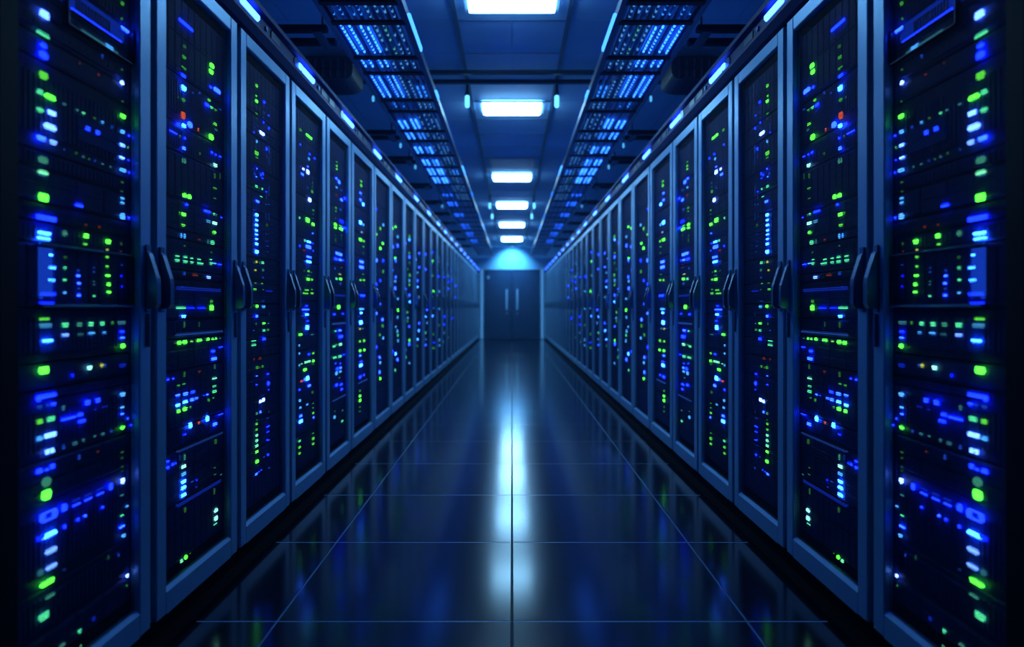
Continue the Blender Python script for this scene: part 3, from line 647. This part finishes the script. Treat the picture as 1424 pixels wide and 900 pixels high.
LOOK = {0: 'with a glowing blue display panel', 1: 'with an orange light and blue lit shelves', 2: 'with a bright blue column of lights',
        3: 'with a green dash of light at its top', 4: 'with a blue lit shelf lip beside its handle', 5: 'with a short green pair of lights at its top'}
for s in (-1, 1):
    for ri in range(28):
        y0, y1 = EDG[ri], EDG[ri+1]; wd = y1-y0; yc = (y0+y1)/2
        if ri < 6:
            look = LOOK[ri] % SIDE[s] if '%s' in LOOK[ri] else LOOK[ri]
            label = '%s rack of the %s row, %s' % ('nearest' if ri == 0 else ORD[ri], SIDE[s], look)
        elif ri == 27: label = 'last server rack of the %s row, beside the end doors' % SIDE[s]
        else: label = 'dark server rack with mesh door, %s from the camera in the %s row' % (ORD[ri], SIDE[s])
        root = thing('server_rack', label, 'server rack', (s*XR, yc, 0), 'server racks in the %s row' % SIDE[s])
        rack_shell(root, s, wd, ri < 8, ri == 0)
        rr = random.Random(100+ri)
        hw = wd/2-.062
        # rack units
        if ri in UNITS: zs = [zz(z) for z in UNITS[ri]]
        else:
            zs = [.16]; n = 11 if ri < 12 else 7
            while zs[-1] < 2.05: zs.append(zs[-1] + rr.choice((.09, .13, .18, .22))*(1 if ri < 12 else 1.6))
            zs[-1] = 2.24
        units = []
        for ui in range(len(zs)-1):
            h = zs[ui+1]-zs[ui]
            style = rr.choice(['bays', 'bays', 'trays', 'vents'] if h > .13 else ['trays', 'vents', 'trays'] if h > .07 else ['ports', 'plain', 'vents'])
            if ri > 11: style = 'plain' if ui % 2 else 'trays'
            u = link('server', unit_mesh(s, h, hw, style), root, (s*VS, 0, zs[ui]))
            units.append((zs[ui], zs[ui+1], u))
        def unit_at(z):
            for a, b, u in units:
                if a <= z < b: return a, u
            return units[0][0], units[0][2]
        def place(yy, z, w_, h_, c):
            yl = max(-hw+w_/2+.003, min(hw-w_/2-.003, yy-yc))
            a, u = unit_at(z)
            link(PAL[c][1], led_mesh(w_, h_, c, s), u, (-s*.0066, yl, z-a))
        if ri in LED:
            bl = 2.6 if ri == 0 else .9
            for px, py, w_, h_, c in LED[ri]:
                w_ = max(w_-bl, w_*.6); h_ = max(h_-bl, h_*.6)
                dd = F*XS/(CX-px); d0, d1 = F*XS/(CX-px+w_/2), F*XS/(CX-px-w_/2)
                place(dd, EYE+(HY-py)*dd/F, max(d1-d0, .006), max(h_*dd/F, .004), c)
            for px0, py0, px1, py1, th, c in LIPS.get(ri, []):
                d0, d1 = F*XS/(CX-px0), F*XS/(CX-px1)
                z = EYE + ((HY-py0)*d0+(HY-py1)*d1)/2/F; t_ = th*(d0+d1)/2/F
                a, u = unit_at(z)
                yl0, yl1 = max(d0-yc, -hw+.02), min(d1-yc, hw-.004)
                m = MB(); m.bbox(-s*.0005, -s*.013, yl0, yl1, z-a-t_/2, z-a+t_/2, .002); m.build('glow_strip', M['led_'+c], u)  # on L lips the glow paints light caught by the edge
                m = MB(); m.bbox(-s*.0005, -s*.0125, yl0-.008, yl1+.003, z-a+t_/2+.0005, z-a+t_/2+.006, .001); m.build('shelf_lip', M['steel'], u)
        else:
            nl = 24 if ri < 9 else 16 if ri < 13 else 10 if ri < 18 else 6
            ca = (-hw*.55, -hw*.05, hw*.35)
            big = 1.0+ri*.035
            for i in range(nl):
                z = .45+1.52*(i+rr.uniform(.1, .9))/nl
                cc = rr.choice(('C', 'b2', 'b2', 'b', 'C', 'g', 'G2', 'T', 'c', 'c', 'G', 'b2', 'c')) if z < 1.9 else rr.choice(('G2', 'g', 'b'))
                if ri > 11: cc = rr.choice(('b2', 'c', 'c', 'cd', 'b', 'bd', 'G', 'Td', 'cd'))
                if ri > 16: cc = rr.choice(('cd', 'Bd', 'bd', 'bd', 'td'))
                place(yc+rr.choice(ca)+rr.uniform(-.02, .02), z, rr.uniform(.025, .055)*big, rr.uniform(.014, .028)*big, cc)
        if ri == 0:
            # glowing display panel framed on the front, and the open drawer above
            a, u = unit_at(1.18)
            z0, z1 = zz(1.10)-a, zz(1.27)-a
            def yy_(px): return F*XS/(CX-px)-yc
            fy0, fy1 = max(yy_(47), -hw+.002), min(yy_(177), hw-.002)
            m = MB()
            m.bbox(-s*.001, -s*.02, fy0, fy1, z1-.007, z1-.002, .0015); m.bbox(-s*.001, -s*.026, fy0-.004, fy1+.004, z0+.001, z0+.008, .002)
            m.bbox(-s*.001, -s*.018, fy1-.005, fy1, z0+.008, z1-.007, .0015)
            m.build('display_frame', M['handle'], u)
            m = MB(); m.bbox(-s*.0045, -s*.0062, fy0+.006, yy_(70), z0+.022, z1-.012, .0006); m.build('glow_panel', M['led_P'], u)
            a, u = unit_at(zz(1.93)); z0, z1 = zz(1.87)-a, zz(1.99)-a
            fy0, fy1 = yy_(84), min(yy_(178), hw-.004)
            m = MB()
            m.bbox(-s*.001, -s*.022, fy1-.006, fy1, z0+.002, z1-.004, .002); m.bbox(-s*.001, -s*.022, fy0, fy0+.006, z0+.002, z1-.004, .002)
            m.bbox(-s*.001, -s*.024, fy0, fy1, z0+.002, z0+.008, .002); m.bbox(-s*.001, -s*.014, fy0+.03, fy1-.04, z0+.05, z0+.056, .002)
            for q in range(12): m.box(-s*.001, -s*.010, fy0+.05+q*.013, fy0+.054+q*.013, z0+.056, z1-.02)
            m.build('drawer_frame', M['steel'], u)
            m = MB(); m.bbox(-s*.007, -s*.012, fy0+.03, fy1-.05, z0+.056, z0+.060, .001); m.build('glow_strip', M['led_b'], u)
            m = MB(); m.bbox(-s*.007, -s*.013, fy0+.07, fy1-.07, z0+.013, z0+.021, .002); m.build('glow_strip', M['led_td'], u)
            m = MB(); m.bbox(-s*.0072, -s*.015, yy_(141), yy_(152), z0+.012, z0+.023, .003); m.build('cyan_light', M['led_c'], u)
            m = MB(); m.bbox(-s*.007, -s*.012, fy1-.05, fy1-.012, z1-.017, z1-.007, .002); m.build('blue_light', M['led_b2'], u)
            m = MB(); m.bbox(-s*.004, -s*.0058, -hw+.03, fy1-.03, z0+.062, z1-.006, .0006); m.build('glow_panel', M['led_DR'], u)
            a, u = unit_at(zz(1.62)); m = MB()  # dim blue glow painted across this unit front
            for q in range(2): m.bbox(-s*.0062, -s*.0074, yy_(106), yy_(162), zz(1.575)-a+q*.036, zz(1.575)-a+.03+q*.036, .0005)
            m.f and m.build('glow_panel', M['led_DR2'], u)

# ------------------------------------------------------------------ camera, world, view
cam = bpy.data.cameras.new('camera'); co = link('camera', cam)
co.location = (0, 0, EYE); co.rotation_euler = (math.radians(90), 0, 0)
cam.sensor_fit = 'HORIZONTAL'; cam.sensor_width = 36; cam.lens = F/1424*36
cam.shift_y = -(450-HY)/1424; cam.clip_start = .05; cam.clip_end = 100
cam.dof.use_dof = True; cam.dof.focus_distance = 3.0
cam.dof.aperture_fstop = (cam.lens/1000)/.017
SC.camera = co
wd_ = bpy.data.worlds.new('world'); SC.world = wd_; wd_.use_nodes = True
wd_.node_tree.nodes['Background'].inputs[0].default_value = (.02, .06, .2, 1); wd_.node_tree.nodes['Background'].inputs[1].default_value = .0
wn = wd_.node_tree
hv = wn.nodes.new('ShaderNodeVolumeScatter')   # the faint blue haze of the aisle
hv.inputs['Color'].default_value = (.2, .5, 1, 1); hv.inputs['Density'].default_value = HAZE; hv.inputs['Anisotropy'].default_value = .35
wn.links.new(hv.outputs[0], wn.nodes['World Output'].inputs['Volume'])
SC.view_settings.view_transform = 'Standard'; SC.view_settings.look = 'None'; SC.view_settings.gamma = 1; SC.view_settings.use_curve_mapping = False
SC.view_settings.exposure = 0.0
cy_ = SC.cycles
cy_.use_denoising = True
try: cy_.denoiser = 'OPENIMAGEDENOISE'
except Exception: pass
cy_.max_bounces = 8; cy_.diffuse_bounces = 4; cy_.glossy_bounces = 4; cy_.transparent_max_bounces = 12
cy_.sample_clamp_indirect = 4.0; cy_.caustics_reflective = True
cy_.use_light_tree = True
